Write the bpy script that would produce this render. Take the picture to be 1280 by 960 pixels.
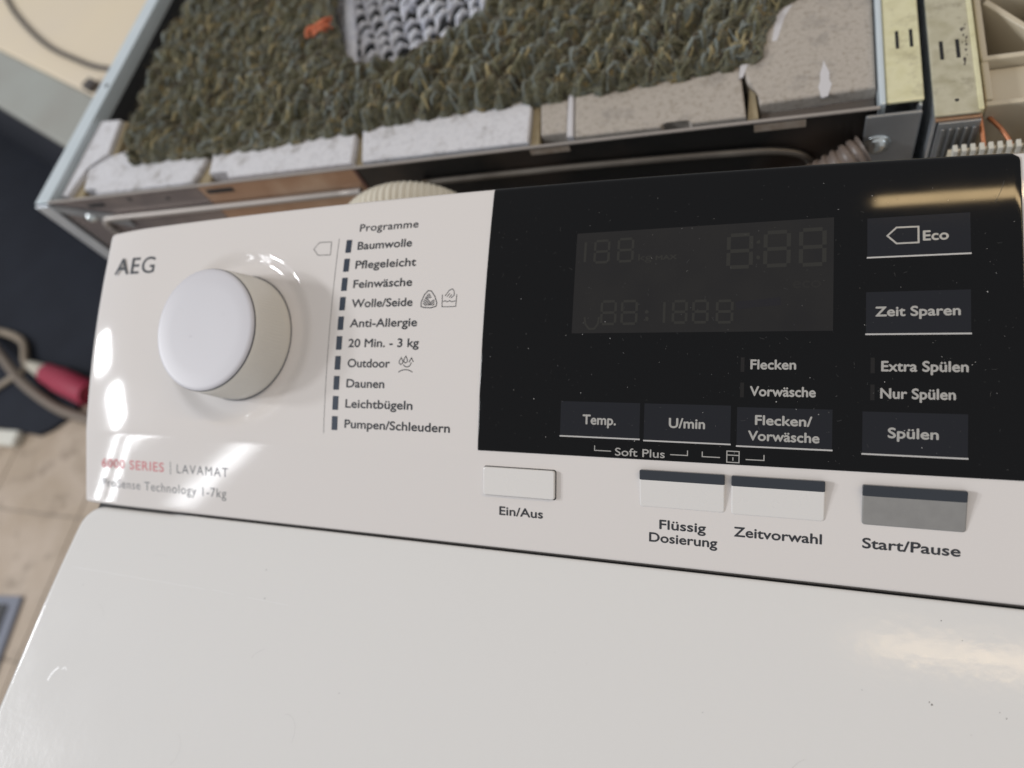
import bpy, bmesh, math, random
import numpy as np
from mathutils import Vector, Matrix, noise
random.seed(7)
R = math.radians
MM = 0.001
scene = bpy.context.scene
for o in list(bpy.data.objects):
    bpy.data.objects.remove(o, do_unlink=True)
COL = scene.collection

# ------------------------------------------------------------------ camera
cam_d = bpy.data.cameras.new('camera')
cam = bpy.data.objects.new('camera', cam_d); COL.objects.link(cam)
CR = Matrix(((0.93006137, 0.01677592, -0.36702101),
             (0.17195003, -0.90267496, 0.39447573),
             (-0.32468298, -0.42999591, -0.84242773)))      # columns: right, down, forward
M = Matrix.Identity(4)
for i in range(3):
    M[i][0] = CR[i][0]; M[i][1] = -CR[i][1]; M[i][2] = -CR[i][2]
M.translation = Vector((0.323186, -0.047932, 0.249809))
cam.matrix_world = M
cam_d.sensor_width = 36; cam_d.lens = 24.63
cam_d.clip_start = 0.01; cam_d.clip_end = 50
cam_d.dof.use_dof = True; cam_d.dof.focus_distance = 0.236; cam_d.dof.aperture_fstop = 7.6
scene.camera = cam

# ------------------------------------------------------------------ light
world = bpy.data.worlds.new('World'); scene.world = world; world.use_nodes = True
bg = world.node_tree.nodes['Background']
bg.inputs[0].default_value = (0.96, 0.97, 1.0, 1); bg.inputs[1].default_value = 0.40

def area(name, loc, target, sx, sy, power, col):
    l = bpy.data.lights.new(name, 'AREA'); l.shape = 'RECTANGLE'; l.size = sx; l.size_y = sy
    l.energy = power; l.color = col
    o = bpy.data.objects.new(name, l); COL.objects.link(o); o.location = loc
    d = Vector(target) - Vector(loc); o.rotation_euler = d.to_track_quat('-Z', 'Y').to_euler()
    return o
# bright panes of the window front on the left (azimuth, elevation, width, height in degrees as seen from the panel), and the warm tube lamp overhead
def pane(az, el, w, h, radiance, d=3.0):
    a, e = R(az), R(el); v = Vector((-math.cos(a) * math.cos(e), math.sin(a) * math.cos(e), math.sin(e)))
    sx, sy = 2 * d * math.tan(R(w / 2)), 2 * d * math.tan(R(h / 2)); t = Vector((0.03, 0.04, 0.02))
    area('window_light', t + v * d, t, sx, sy, radiance * math.pi * sx * sy, (0.94, 0.965, 1.0))
pane(-4.5, 28.0, 4.6, 3.4, 150); pane(-15.5, 31.5, 5.2, 3.2, 150)
pane(-23.5, 24, 0.7, 14, 20); pane(-26.6, 26, 0.8, 15, 22); pane(-34.5, 34, 1.1, 8, 13)
area('tube_light', (1.69, 0.365, 1.60), (1.69, 0.365, 0.0), 2.38, 0.042, 6.6, (1.0, 0.72, 0.38))
scene.view_settings.view_transform = 'Standard'; scene.view_settings.look = 'None'
scene.view_settings.exposure = 0.30; scene.view_settings.gamma = 1.0
scene.render.engine = 'CYCLES'
scene.render.resolution_x = 1024; scene.render.resolution_y = 768

# ------------------------------------------------------------------ materials
def srgb(r, g, b):
    f = lambda c: (c / 255 / 12.92) if c / 255 <= 0.04045 else ((c / 255 + 0.055) / 1.055) ** 2.4
    return (f(r), f(g), f(b), 1)
def mat(name, col, rough=0.4, metal=0.0, spec=0.5, var=None, vscale=40, bump=0.0, bscale=200, bdist=0.0003,
        rvar=0.0, detail=4, coat=0.0, stain=None):
    m = bpy.data.materials.new(name); m.use_nodes = True
    nt = m.node_tree; b = nt.nodes['Principled BSDF']
    b.inputs['Base Color'].default_value = col if len(col) == 4 else (*col, 1)
    b.inputs['Roughness'].default_value = rough; b.inputs['Metallic'].default_value = metal
    b.inputs['Specular IOR Level'].default_value = spec; b.inputs['Coat Weight'].default_value = coat
    tc = nt.nodes.new('ShaderNodeTexCoord')
    if var is not None:
        n = nt.nodes.new('ShaderNodeTexNoise'); n.inputs['Scale'].default_value = vscale; n.inputs['Detail'].default_value = detail
        nt.links.new(tc.outputs['Object'], n.inputs['Vector'])
        r = nt.nodes.new('ShaderNodeValToRGB'); cs = [col] + (var if isinstance(var, list) else [var])
        el = r.color_ramp.elements
        el[0].position = 0.3; el[1].position = 0.7
        for k in range(len(cs) - 2): el.new(0.3 + 0.4 * (k + 1) / (len(cs) - 1))
        for e, c in zip(el, cs): e.color = c if len(c) == 4 else (*c, 1)
        nt.links.new(n.outputs['Fac'], r.inputs['Fac']); nt.links.new(r.outputs['Color'], b.inputs['Base Color'])
        if stain:
            n3 = nt.nodes.new('ShaderNodeTexNoise'); n3.inputs['Scale'].default_value = stain[1]; n3.inputs['Detail'].default_value = 8; n3.inputs['Roughness'].default_value = 0.7
            nt.links.new(tc.outputs['Object'], n3.inputs['Vector'])
            mr = nt.nodes.new('ShaderNodeMapRange'); mr.inputs['From Min'].default_value = stain[2]; mr.inputs['From Max'].default_value = stain[2] + .14; mr.inputs['To Max'].default_value = stain[3]
            nt.links.new(n3.outputs['Fac'], mr.inputs['Value'])
            mx = nt.nodes.new('ShaderNodeMixRGB'); mx.inputs[2].default_value = stain[0]
            nt.links.new(mr.outputs['Result'], mx.inputs[0]); nt.links.new(r.outputs['Color'], mx.inputs[1]); nt.links.new(mx.outputs['Color'], b.inputs['Base Color'])
    if rvar:
        n = nt.nodes.new('ShaderNodeTexNoise'); n.inputs['Scale'].default_value = 25; n.inputs['Detail'].default_value = 6
        nt.links.new(tc.outputs['Object'], n.inputs['Vector'])
        mr = nt.nodes.new('ShaderNodeMapRange'); mr.inputs['From Min'].default_value = 0.35; mr.inputs['From Max'].default_value = 0.7
        mr.inputs['To Min'].default_value = rough; mr.inputs['To Max'].default_value = rough + rvar
        nt.links.new(n.outputs['Fac'], mr.inputs['Value']); nt.links.new(mr.outputs['Result'], b.inputs['Roughness'])
    if bump:
        n = nt.nodes.new('ShaderNodeTexNoise'); n.inputs['Scale'].default_value = bscale; n.inputs['Detail'].default_value = 3
        nt.links.new(tc.outputs['Object'], n.inputs['Vector'])
        bp = nt.nodes.new('ShaderNodeBump'); bp.inputs['Strength'].default_value = bump; bp.inputs['Distance'].default_value = bdist
        nt.links.new(n.outputs['Fac'], bp.inputs['Height']); nt.links.new(bp.outputs['Normal'], b.inputs['Normal'])
    return m
PL = (0.73, 0.695, 0.675, 1)
M_fascia = mat('fascia_plastic', PL, 0.045, spec=0.5, rvar=0.04, bump=0.12, bscale=2600, bdist=0.00004)
M_lid = mat('lid_enamel', (0.745, 0.738, 0.728, 1), 0.10, spec=0.23, rvar=0.06, bump=0.45, bscale=260, bdist=0.0001)
M_knobcap = mat('knob_cap_plastic', (0.61, 0.60, 0.635, 1), 0.42, spec=0.4, bump=0.1, bscale=3000, bdist=0.00004)
M_knob = mat('knob_side_plastic', (0.70, 0.67, 0.61, 1), 0.20)
M_button = mat('button_plastic', (0.74, 0.72, 0.70, 1), 0.25, rvar=0.08)
M_gbutton = mat('grey_button', (0.25, 0.245, 0.238, 1), 0.3, var=(0.275, 0.27, 0.262, 1), vscale=300, rvar=0.1)
M_strip = mat('indicator_smoke', (0.030, 0.036, 0.046, 1), 0.18)
M_bar = mat('programme_light', (0.030, 0.042, 0.065, 1), 0.3)
M_glass = mat('black_glass', (0.0035, 0.0036, 0.0042, 1), 0.04, spec=0.22, rvar=0.035)
M_lcd = mat('lcd_grey', (0.0215, 0.0205, 0.020, 1), 0.06, spec=0.22, var=(0.0175, 0.0168, 0.0175, 1), vscale=60)
M_seg = mat('lcd_segment', (0.033, 0.032, 0.029, 1), 0.06, spec=0.22)
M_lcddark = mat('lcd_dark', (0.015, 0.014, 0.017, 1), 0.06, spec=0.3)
M_key = mat('touch_key', (0.0155, 0.0165, 0.021, 1), 0.07, spec=0.22)
M_ghost = mat('indicator_ghost', (0.013, 0.0115, 0.011, 1), 0.06, spec=0.32)
M_white = mat('print_light', (0.40, 0.39, 0.37, 1), 0.25)
M_line = mat('print_line', (0.50, 0.49, 0.48, 1), 0.25)
M_print = mat('print_dark', (0.030, 0.032, 0.038, 1), 0.35)
M_grey = mat('print_grey', (0.13, 0.13, 0.14, 1), 0.35)
M_red = mat('print_red', (0.52, 0.10, 0.11, 1), 0.35)
M_logo = mat('logo_grey', (0.060, 0.066, 0.075, 1), 0.3, metal=0.3)
M_gap = mat('gap_black', (0.008, 0.008, 0.009, 1), 0.7)
M_dust = mat('dust', (0.48, 0.47, 0.46, 1), 0.8)
M_dust2 = mat('dust_faint', (0.06, 0.06, 0.06, 1), 0.6)
M_speck = mat('dirt_speck', (0.06, 0.05, 0.045, 1), 0.8)
M_scuff = mat('scuff', (0.80, 0.80, 0.80, 1), 0.35)
M_scuff2 = mat('scuff_grey', (0.52, 0.51, 0.51, 1), 0.5)
M_white_body = mat('body_enamel', (0.74, 0.74, 0.73, 1), 0.2)
M_zinc = mat('galvanised_steel', (0.62, 0.66, 0.70, 1), 0.38, metal=0.85, var=(0.74, 0.78, 0.82, 1), vscale=60, bump=0.1, bscale=150)
M_rail = mat('pale_painted_rail', (0.60, 0.68, 0.72, 1), 0.28, metal=0.25, var=(0.66, 0.73, 0.77, 1), vscale=40)
M_yellow = mat('yellow_passivated_zinc', (0.70, 0.66, 0.39, 1), 0.42, metal=0.35, stain=((0.42, 0.38, 0.24, 1), 60, .56, .6), var=[(0.80, 0.765, 0.51, 1), (0.68, 0.64, 0.40, 1)], vscale=70, bump=0.15, bscale=500)
M_yellow2 = mat('dull_passivated_zinc', (0.40, 0.37, 0.25, 1), 0.5, metal=0.3, stain=((0.25, 0.22, 0.15, 1), 60, .55, .7), var=[(0.56, 0.53, 0.40, 1), (0.44, 0.41, 0.28, 1)], vscale=70, bump=0.15, bscale=500)
M_bracket = mat('bracket_steel', (0.26, 0.27, 0.28, 1), 0.4, metal=0.6, var=(0.34, 0.35, 0.36, 1), vscale=50)
M_screw = mat('screw_zinc', (0.62, 0.66, 0.66, 1), 0.22, metal=0.9)
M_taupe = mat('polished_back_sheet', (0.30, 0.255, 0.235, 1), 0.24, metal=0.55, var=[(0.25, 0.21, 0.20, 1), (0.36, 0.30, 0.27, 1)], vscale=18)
M_copperish = mat('orange_brown_sheet', (0.46, 0.29, 0.185, 1), 0.3, metal=0.4, var=[(0.40, 0.24, 0.15, 1), (0.52, 0.36, 0.25, 1)], vscale=22)  # orange-brown sheet tone, mottled at random
M_darksheet = mat('dark_reflection_sheet', (0.016, 0.014, 0.013, 1), 0.3, metal=0.2, var=[(0.010, 0.010, 0.010, 1), (0.06, 0.042, 0.032, 1)], vscale=9)  # reflection of the dark gap put into the sheet's base colour
M_slotlight = mat('slot_light_tan', (0.26, 0.20, 0.15, 1), 0.5, var=(0.36, 0.31, 0.26, 1), vscale=160)  # light showing through the slots, given as a tan plate colour
M_bead = mat('bead_steel', (0.40, 0.36, 0.33, 1), 0.5, metal=0.4, var=(0.34, 0.31, 0.285, 1), vscale=20)
M_felt = mat('moulded_fibre', (0.62, 0.61, 0.63, 1), 0.95, spec=0.1, var=[(0.70, 0.70, 0.73, 1), (0.63, 0.63, 0.66, 1), (0.56, 0.55, 0.57, 1)], vscale=420, bump=0.45, bscale=1300, bdist=0.0008, detail=8, stain=((0.27, 0.25, 0.23, 1), 55, .54, .75))
M_feltwarm = mat('moulded_fibre_beige', (0.42, 0.375, 0.335, 1), 0.95, spec=0.1, var=[(0.47, 0.43, 0.385, 1), (0.42, 0.38, 0.335, 1), (0.35, 0.31, 0.265, 1)], vscale=420, bump=0.45, bscale=1300, bdist=0.0008, detail=8, stain=((0.27, 0.25, 0.23, 1), 55, .54, .75))
M_tan = mat('fibre_cut_edge', (0.30, 0.245, 0.155, 1), 0.95, spec=0.1, var=(0.36, 0.30, 0.20, 1), vscale=200)
M_feltlight = mat('fibre_torn_white', (0.60, 0.59, 0.61, 1), 0.9, spec=0.1)
M_dark = mat('interior_shade', (0.022, 0.023, 0.026, 1), 0.8)  # near-black stands in for the shade inside the hollow housing
M_navy = mat('navy_rubber', (0.014, 0.017, 0.026, 1), 0.75, spec=0.25, var=(0.010, 0.012, 0.019, 1), vscale=9, bump=0.3, bscale=60)
M_cream = mat('cream_hose', (0.68, 0.635, 0.53, 1), 0.42)
M_hosereflection = mat('hose_reflection_taupe', (0.17, 0.135, 0.115, 1), 0.4)
M_beige = mat('beige_laminate', (0.72, 0.61, 0.44, 1), 0.5, var=(0.66, 0.57, 0.46, 1), vscale=2.2)
M_greyedge = mat('grey_edge', (0.34, 0.36, 0.33, 1), 0.5, var=(0.28, 0.27, 0.24, 1), vscale=4)
M_cable = mat('dark_cable', (0.06, 0.05, 0.045, 1), 0.5)
M_tancable = mat('tan_cable', (0.33, 0.27, 0.20, 1), 0.6, var=(0.24, 0.19, 0.145, 1), vscale=20)
M_tancable2 = mat('brown_cable', (0.17, 0.135, 0.105, 1), 0.6)
M_plug = mat('red_plug', (0.30, 0.020, 0.050, 1), 0.6)
M_plug2 = mat('plug_gland', (0.50, 0.46, 0.38, 1), 0.5)
M_tile = mat('tan_tile', (0.40, 0.315, 0.235, 1), 0.45, var=[(0.38, 0.295, 0.215, 1), (0.45, 0.36, 0.28, 1), (0.31, 0.24, 0.17, 1)], vscale=5, bump=0.3, bscale=40, detail=8, stain=((0.22, 0.165, 0.115, 1), 16, .53, .8))
M_grout = mat('grout', (0.30, 0.255, 0.21, 1), 0.9)
M_mat1 = mat('mat_fibre', (0.055, 0.057, 0.060, 1), 0.95, var=(0.10, 0.10, 0.105, 1), vscale=120, bump=0.8, bscale=400, bdist=0.002)
M_mat2 = mat('mat_border', (0.18, 0.19, 0.23, 1), 0.7)
M_whitepl = mat('white_plastic', (0.62, 0.60, 0.53, 1), 0.4)
M_pvc = mat('cream_plastic', (0.60, 0.53, 0.40, 1), 0.35, var=(0.54, 0.48, 0.37, 1), vscale=15)
M_pvcin = mat('grey_clear_plastic', (0.36, 0.35, 0.33, 1), 0.25)
M_copper = mat('copper_wire', (0.55, 0.23, 0.12, 1), 0.35, metal=0.5)
M_orange = mat('orange_yarn', (0.62, 0.20, 0.11, 1), 0.95, spec=0.1)

def yarn_material(name, ramp, scale, spec=0.05):
    m = bpy.data.materials.new(name); m.use_nodes = True
    nt = m.node_tree; b = nt.nodes['Principled BSDF']
    b.inputs['Roughness'].default_value = 0.95; b.inputs['Specular IOR Level'].default_value = spec
    b.inputs['Sheen Weight'].default_value = 0.25; b.inputs['Sheen Roughness'].default_value = 0.5
    tc = nt.nodes.new('ShaderNodeTexCoord')
    n = nt.nodes.new('ShaderNodeTexNoise'); n.inputs['Scale'].default_value = scale; n.inputs['Detail'].default_value = 7; n.inputs['Roughness'].default_value = 0.65
    nt.links.new(tc.outputs['Object'], n.inputs['Vector'])
    r = nt.nodes.new('ShaderNodeValToRGB'); el = r.color_ramp.elements
    el[0].position, el[1].position = ramp[0][0], ramp[-1][0]
    for q in ramp[1:-1]: el.new(q[0])
    for e, q in zip(el, ramp): e.color = (*q[1], 1)
    nt.links.new(n.outputs['Fac'], r.inputs['Fac']); nt.links.new(r.outputs['Color'], b.inputs['Base Color'])
    n2 = nt.nodes.new('ShaderNodeTexNoise'); n2.inputs['Scale'].default_value = 900; n2.inputs['Detail'].default_value = 4
    nt.links.new(tc.outputs['Object'], n2.inputs['Vector'])
    bp = nt.nodes.new('ShaderNodeBump'); bp.inputs['Strength'].default_value = 0.9; bp.inputs['Distance'].default_value = 0.0015
    nt.links.new(n2.outputs['Fac'], bp.inputs['Height']); nt.links.new(bp.outputs['Normal'], b.inputs['Normal'])
    return m
M_yarn = yarn_material('olive_wool', [(0.32, (0.033, 0.030, 0.022)), (0.41, (0.086, 0.084, 0.052)), (0.49, (0.151, 0.148, 0.099)),
                                      (0.55, (0.102, 0.119, 0.111)), (0.61, (0.238, 0.187, 0.081)), (0.70, (0.081, 0.059, 0.035))], 120)
M_fuzz = yarn_material('olive_fuzz', [(0.35, (0.163, 0.152, 0.094)), (0.5, (0.288, 0.263, 0.169)), (0.65, (0.450, 0.338, 0.150))], 60)
M_yarn2 = yarn_material('pale_blue_wool', [(0.3, (0.56, 0.60, 0.73)), (0.55, (0.84, 0.87, 0.95)), (0.7, (0.36, 0.38, 0.47))], 60)

# ------------------------------------------------------------------ helpers
def obj(name, me, m, parent=None, label=None, smooth=False):
    if isinstance(me, bmesh.types.BMesh):
        bm = me; me = bpy.data.meshes.new(name); bm.to_mesh(me); bm.free()
    o = bpy.data.objects.new(name, me); COL.objects.link(o)
    for mm in (m if isinstance(m, (list, tuple)) else [m]): me.materials.append(mm)
    if smooth:
        for p in me.polygons: p.use_smooth = True
    if parent is not None:
        o.parent = parent
    if label: o['label'] = label
    return o
def empty(name, loc=(0, 0, 0), rot=(0, 0, 0)):
    o = bpy.data.objects.new(name, None); COL.objects.link(o); o.location = loc; o.rotation_euler = rot
    o.empty_display_size = 0.02; return o
def tag(o, label, cat=None, group=None, kind=None):
    o['label'] = label
    if cat: o['category'] = cat
    if group: o['group'] = group
    if kind: o['kind'] = kind
    return o
def rebase(root, o):
    """child mesh was written in world coordinates: keep it there under an offset root"""
    o.matrix_parent_inverse = (Matrix.Translation(root.location) @ root.rotation_euler.to_matrix().to_4x4()).inverted()
    return o
def box(bm, x0, x1, y0, y1, z0, z1, mi=0, bev=0.0, seg=2):
    r = bmesh.ops.create_cube(bm, size=1.0); vs = r['verts']
    for v in vs:
        v.co = Vector((x0 + (v.co.x + .5) * (x1 - x0), y0 + (v.co.y + .5) * (y1 - y0), z0 + (v.co.z + .5) * (z1 - z0))) * MM
    fs = {f for v in vs for f in v.link_faces}
    for f in fs: f.material_index = mi
    if bev:
        es = {e for v in vs for e in v.link_edges}
        bmesh.ops.bevel(bm, geom=list(es), offset=bev * MM, segments=seg, affect='EDGES', profile=0.5)
def bxo(name, m, parent, x0, x1, y0, y1, z0, z1, bev=0.6, label=None, seg=2):
    bm = bmesh.new(); box(bm, x0, x1, y0, y1, z0, z1, 0, bev, seg); return obj(name, bm, m, parent, label, smooth=False)
def prism(bm, pts, z0, z1, bev=0.0, seg=2):
    vb = [bm.verts.new((x * MM, y * MM, z0 * MM)) for x, y in pts]; vt = [bm.verts.new((x * MM, y * MM, z1 * MM)) for x, y in pts]
    n = len(pts); top = bm.faces.new(vt); bm.faces.new(vb[::-1])
    for i in range(n): bm.faces.new((vb[i], vb[(i + 1) % n], vt[(i + 1) % n], vt[i]))
    if bev: bmesh.ops.bevel(bm, geom=list(top.edges), offset=bev * MM, segments=seg, affect='EDGES', profile=0.5)
    bmesh.ops.recalc_face_normals(bm, faces=bm.faces[:])
def tube(bm, pts, rad, sides=8, caps=True, flat=1.0):
    """pts in mm; rad number or list"""
    pts = [Vector(p) for p in pts]; n = len(pts); rings = []
    up = Vector((0, 0, 1))
    for i, p in enumerate(pts):
        t = (pts[min(i + 1, n - 1)] - pts[max(i - 1, 0)]).normalized()
        a = t.cross(up)
        if a.length < 0.05: a = t.cross(Vector((1, 0, 0)))
        a.normalize(); b = a.cross(t).normalized(); r = rad[i] if isinstance(rad, (list, tuple)) else rad
        rings.append([bm.verts.new((p + (a * math.cos(q) + b * math.sin(q) * flat) * r) * MM) for q in [2 * math.pi * k / sides for k in range(sides)]])
    for i in range(n - 1):
        for k in range(sides):
            f = bm.faces.new((rings[i][k], rings[i][(k + 1) % sides], rings[i + 1][(k + 1) % sides], rings[i + 1][k])); f.smooth = True
    if caps:
        bm.faces.new(rings[0]); bm.faces.new(rings[-1][::-1])
def spline(ctrl, n=40):
    ctrl = [Vector(c) for c in ctrl]; c = [2 * ctrl[0] - ctrl[1]] + ctrl + [2 * ctrl[-1] - ctrl[-2]]; out = []; m = len(ctrl) - 1
    for i in range(n + 1):
        t = i / n * m; k = min(int(t), m - 1); t -= k; p0, p1, p2, p3 = c[k:k + 4]
        out.append(0.5 * ((2 * p1) + (-p0 + p2) * t + (2 * p0 - 5 * p1 + 4 * p2 - p3) * t * t + (-p0 + 3 * p1 - 3 * p2 + p3) * t ** 3))
    return out

# ------------------------------------------------------------------ fascia surface: u across, s up the slope, h proud (mm)
H0, SC = 139.94, 35.17
TH0, TH1, TH2 = R(27.38), R(24.25), R(13.03)
def theta(s):
    hi = TH1 + (TH2 - TH1) * (s - SC) / (H0 - SC)
    k = min(1, max(0, (s - (SC - 0.9)) / 1.8)); k = k * k * (3 - 2 * k)
    return TH0 * (1 - k) + hi * k
_tab = [(0.0, 0.0)]; DS = 0.25
for i in range(int(160 / DS)):
    th = theta((i + .5) * DS); _tab.append((_tab[-1][0] + math.cos(th) * DS, _tab[-1][1] + math.sin(th) * DS))
def S(u, s, h=0.0):
    if s < 0: y, z = s * math.cos(TH0), s * math.sin(TH0)
    else:
        k = s / DS; i = min(int(k), len(_tab) - 2); f = k - i
        y = _tab[i][0] * (1 - f) + _tab[i + 1][0] * f; z = _tab[i][1] * (1 - f) + _tab[i + 1][1] * f
    th = theta(max(s, 0))
    return Vector((u, y - math.sin(th) * h, z + math.cos(th) * h)) * MM
U0, U1 = -3.0, 401.0
def top_s(u):
    t = (u - 200) / 200; return 137.2 + 4.6 * (1 - t * t) 
KU, KS = 91.3, 81.7
def hgt(u, s):
    h = 0.0
    d = u - U0
    if d < 34: h -= 0.5 * (34 - d) ** 2 / 260
    for dd, r in ((d, 5.0), (U1 - u, 3.0), (top_s(u) - s, 2.4), (s, 1.0)):
        if dd < r: q = r - max(dd, 0); h -= r - math.sqrt(max(r * r - q * q, 0))
    r = math.hypot(u - KU, s - KS)
    if r < 43:
        k = min(1, max(0, (41.5 - r) / 8.0)); k = k * k * (3 - 2 * k); h -= 2.6 * k
    return h
def lin(a, b, n): return [a + (b - a) * i / n for i in range(n + 1)]
def grid_mesh(us_, ts_, fs, fh, skirt=0.0, lean=None):
    bm = bmesh.new(); g = []
    for u in us_:
        row = []
        for t in ts_:
            s = fs(u, t); row.append(bm.verts.new(S(u - (lean(u, s) if lean else 0), s, fh(u, s))))
        g.append(row)
    for i in range(len(us_) - 1):
        for j in range(len(ts_) - 1):
            f = bm.faces.new((g[i][j], g[i + 1][j], g[i + 1][j + 1], g[i][j + 1])); f.smooth = True
    if skirt:
        be = [e for e in bm.edges if e.is_boundary]
        ex = bmesh.ops.extrude_edge_only(bm, edges=be)
        nv = [v for v in ex['geom'] if isinstance(v, bmesh.types.BMVert)]
        for v in nv: v.co.z -= skirt * MM
    return bm

WM = empty('washing_machine', (0.2, -0.16, -0.868))
tag(WM, 'white top loading washing machine with sloping control panel, round knob and black display', 'washing machine')
def wpart(o): return rebase(WM, o)

uf = [U0 + x for x in (0, .08, .3, .7, 1.3, 2.1, 3.1, 4.2)] + lin(2.2, 396, 394) + [U1 - x for x in (3.6, 3, 2.4, 1.6, 1, .5, .15, 0)]
tf = [0, .0006, .002, .005, .0085] + lin(.015, .975, 138) + [.981, .986, .991, .9945, .9975, .999, 1.0]
fascia = wpart(obj('fascia', grid_mesh(uf, tf, lambda u, t: t * top_s(u), hgt, 16, lambda u, s: 3.4 * max(0, 1 - s / 120) * max(0, 1 - (u - U0) / 40)), M_fascia, WM))

def onpanel(name, verts_faces, m, parent, h, label=None):
    vs, fs = verts_faces
    me = bpy.data.meshes.new(name); me.from_pydata([S(u, s, h) for u, s in vs], [], fs); me.update()
    o = obj(name, me, m, parent, label); return o
def rr(u0, u1, s0, s1, r, n=4):
    out = []
    for cx, cy, a in ((u1 - r, s0 + r, -90), (u1 - r, s1 - r, 0), (u0 + r, s1 - r, 90), (u0 + r, s0 + r, 180)):
        for k in range(n + 1):
            q = R(a + 90 * k / n); out.append((cx + r * math.cos(q), cy + r * math.sin(q)))
    return out
def block(name, u0, u1, s0, s1, hb, ht, bev, m, parent, r=0.8, base=-0.6, matf=None):
    """raised key: hb / ht are its heights at lower and upper edge"""
    bm = bmesh.new(); out = rr(u0, u1, s0, s1, r)
    hh = lambda s: hb + (ht - hb) * (s - s0) / (s1 - s0)
    cu, cs = (u0 + u1) / 2, (s0 + s1) / 2
    loops = []
    for inset, dh, fixed in ((0, 0, base), (0, -bev, None), (bev * .3, -bev * .3, None), (bev, 0, None)):
        lp = []
        for u, s in out:
            uu = u + (inset if u < cu else -inset); ss = s + (inset if s < cs else -inset)
            lp.append(bm.verts.new(S(uu, ss, fixed if fixed is not None else hh(ss) + dh)))
        loops.append(lp)
    n = len(out)
    for a, b in zip(loops[:-1], loops[1:]):
        for i in range(n): 
            f = bm.faces.new((a[i], a[(i + 1) % n], b[(i + 1) % n], b[i]))
    bm.faces.new(loops[-1])
    return obj(name, bm, m, parent)

_font_cache = {}
def text_geo(body, bold=0.0, space=1.0):
    key = (body, bold, space)
    if key in _font_cache: return _font_cache[key]
    c = bpy.data.curves.new('t', 'FONT'); c.body = body; c.offset = bold; c.resolution_u = 5; c.space_character = space
    o = bpy.data.objects.new('t', c); COL.objects.link(o)
    dg = bpy.context.evaluated_depsgraph_get(); e = o.evaluated_get(dg); me = e.to_mesh()
    vs = [(v.co.x, v.co.y) for v in me.vertices]; fs = [tuple(p.vertices) for p in me.polygons]
    e.to_mesh_clear(); bpy.data.objects.remove(o); bpy.data.curves.remove(c)
    _font_cache[key] = (vs, fs); return vs, fs
def lettering(name, body, u0, u1, s, cap, m, parent, h, bold=0.0, space=1.0, label=None):
    vs, fs = text_geo(body, 0.0, space)
    x0 = min(v[0] for v in vs); x1 = max(v[0] for v in vs); k = (u1 - u0) / (x1 - x0); ky = cap / 0.70
    V, F, Hh = [], [], []; w = max(bold, 0) * 4.2
    for q, (du, ds) in enumerate(((0, 0), (-w, 0), (w, 0), (0, w), (0, -w)) if w else ((0, 0),)):
        b = len(V); V += [(u0 + (x - x0) * k + du, s + y * ky + ds) for x, y in vs]; F += [tuple(i + b for i in f) for f in fs]; Hh += [h + .003 * q] * len(vs)
    me = bpy.data.meshes.new(name); me.from_pydata([S(u, t, hh) for (u, t), hh in zip(V, Hh)], [], F); me.update()
    return obj(name, me, m, parent, label)
def strokes(paths, w, closed=False):
    """polyline outlines as flat ribbons in (u,s)"""
    vs, fs = [], []
    for path in paths:
        pts = [Vector(p) for p in path]; cl = (pts[0] - pts[-1]).length < 1e-6
        if cl: pts = pts[:-1]
        n = len(pts); b = len(vs)
        for i in range(n):
            if cl: a, c = pts[i - 1], pts[(i + 1) % n]
            else: a, c = pts[max(i - 1, 0)], pts[min(i + 1, n - 1)]
            d1 = (pts[i] - a); d2 = (c - pts[i])
            if d1.length < 1e-9: d1 = d2
            if d2.length < 1e-9: d2 = d1
            d1 = d1.normalized(); d2 = d2.normalized(); n1 = Vector((-d1.y, d1.x)); n2 = Vector((-d2.y, d2.x))
            mm = (n1 + n2); mm = mm / max(0.35, mm.dot(n1)) if mm.length > 1e-6 else n1
            vs += [tuple(pts[i] + mm * w / 2), tuple(pts[i] - mm * w / 2)]
        for i in range(n if cl else n - 1):
            j = (i + 1) % n; fs.append((b + 2 * i, b + 2 * i + 1, b + 2 * j + 1, b + 2 * j))
    return vs, fs
def rect(u0, u1, s0, s1):
    n = max(1, int((s1 - s0) / 2)); vs = []
    for k in range(n + 1): vs += [(u0, s0 + (s1 - s0) * k / n), (u1, s0 + (s1 - s0) * k / n)]
    return vs, [(2 * k, 2 * k + 1, 2 * k + 3, 2 * k + 2) for k in range(n)]

# body of the machine and the dark gap behind the lid
bm = bmesh.new(); box(bm, 2, 398, -440, -2, -868, -14, 0, 4); box(bm, 3, 397, -1.5, 112, -868, -16, 0, 0)
wpart(obj('body', bm, M_white_body, WM))
bm = bmesh.new(); box(bm, 4, 397, -6, 6, -13.5, -4.2); wpart(obj('hinge_gap', bm, M_gap, WM))
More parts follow.
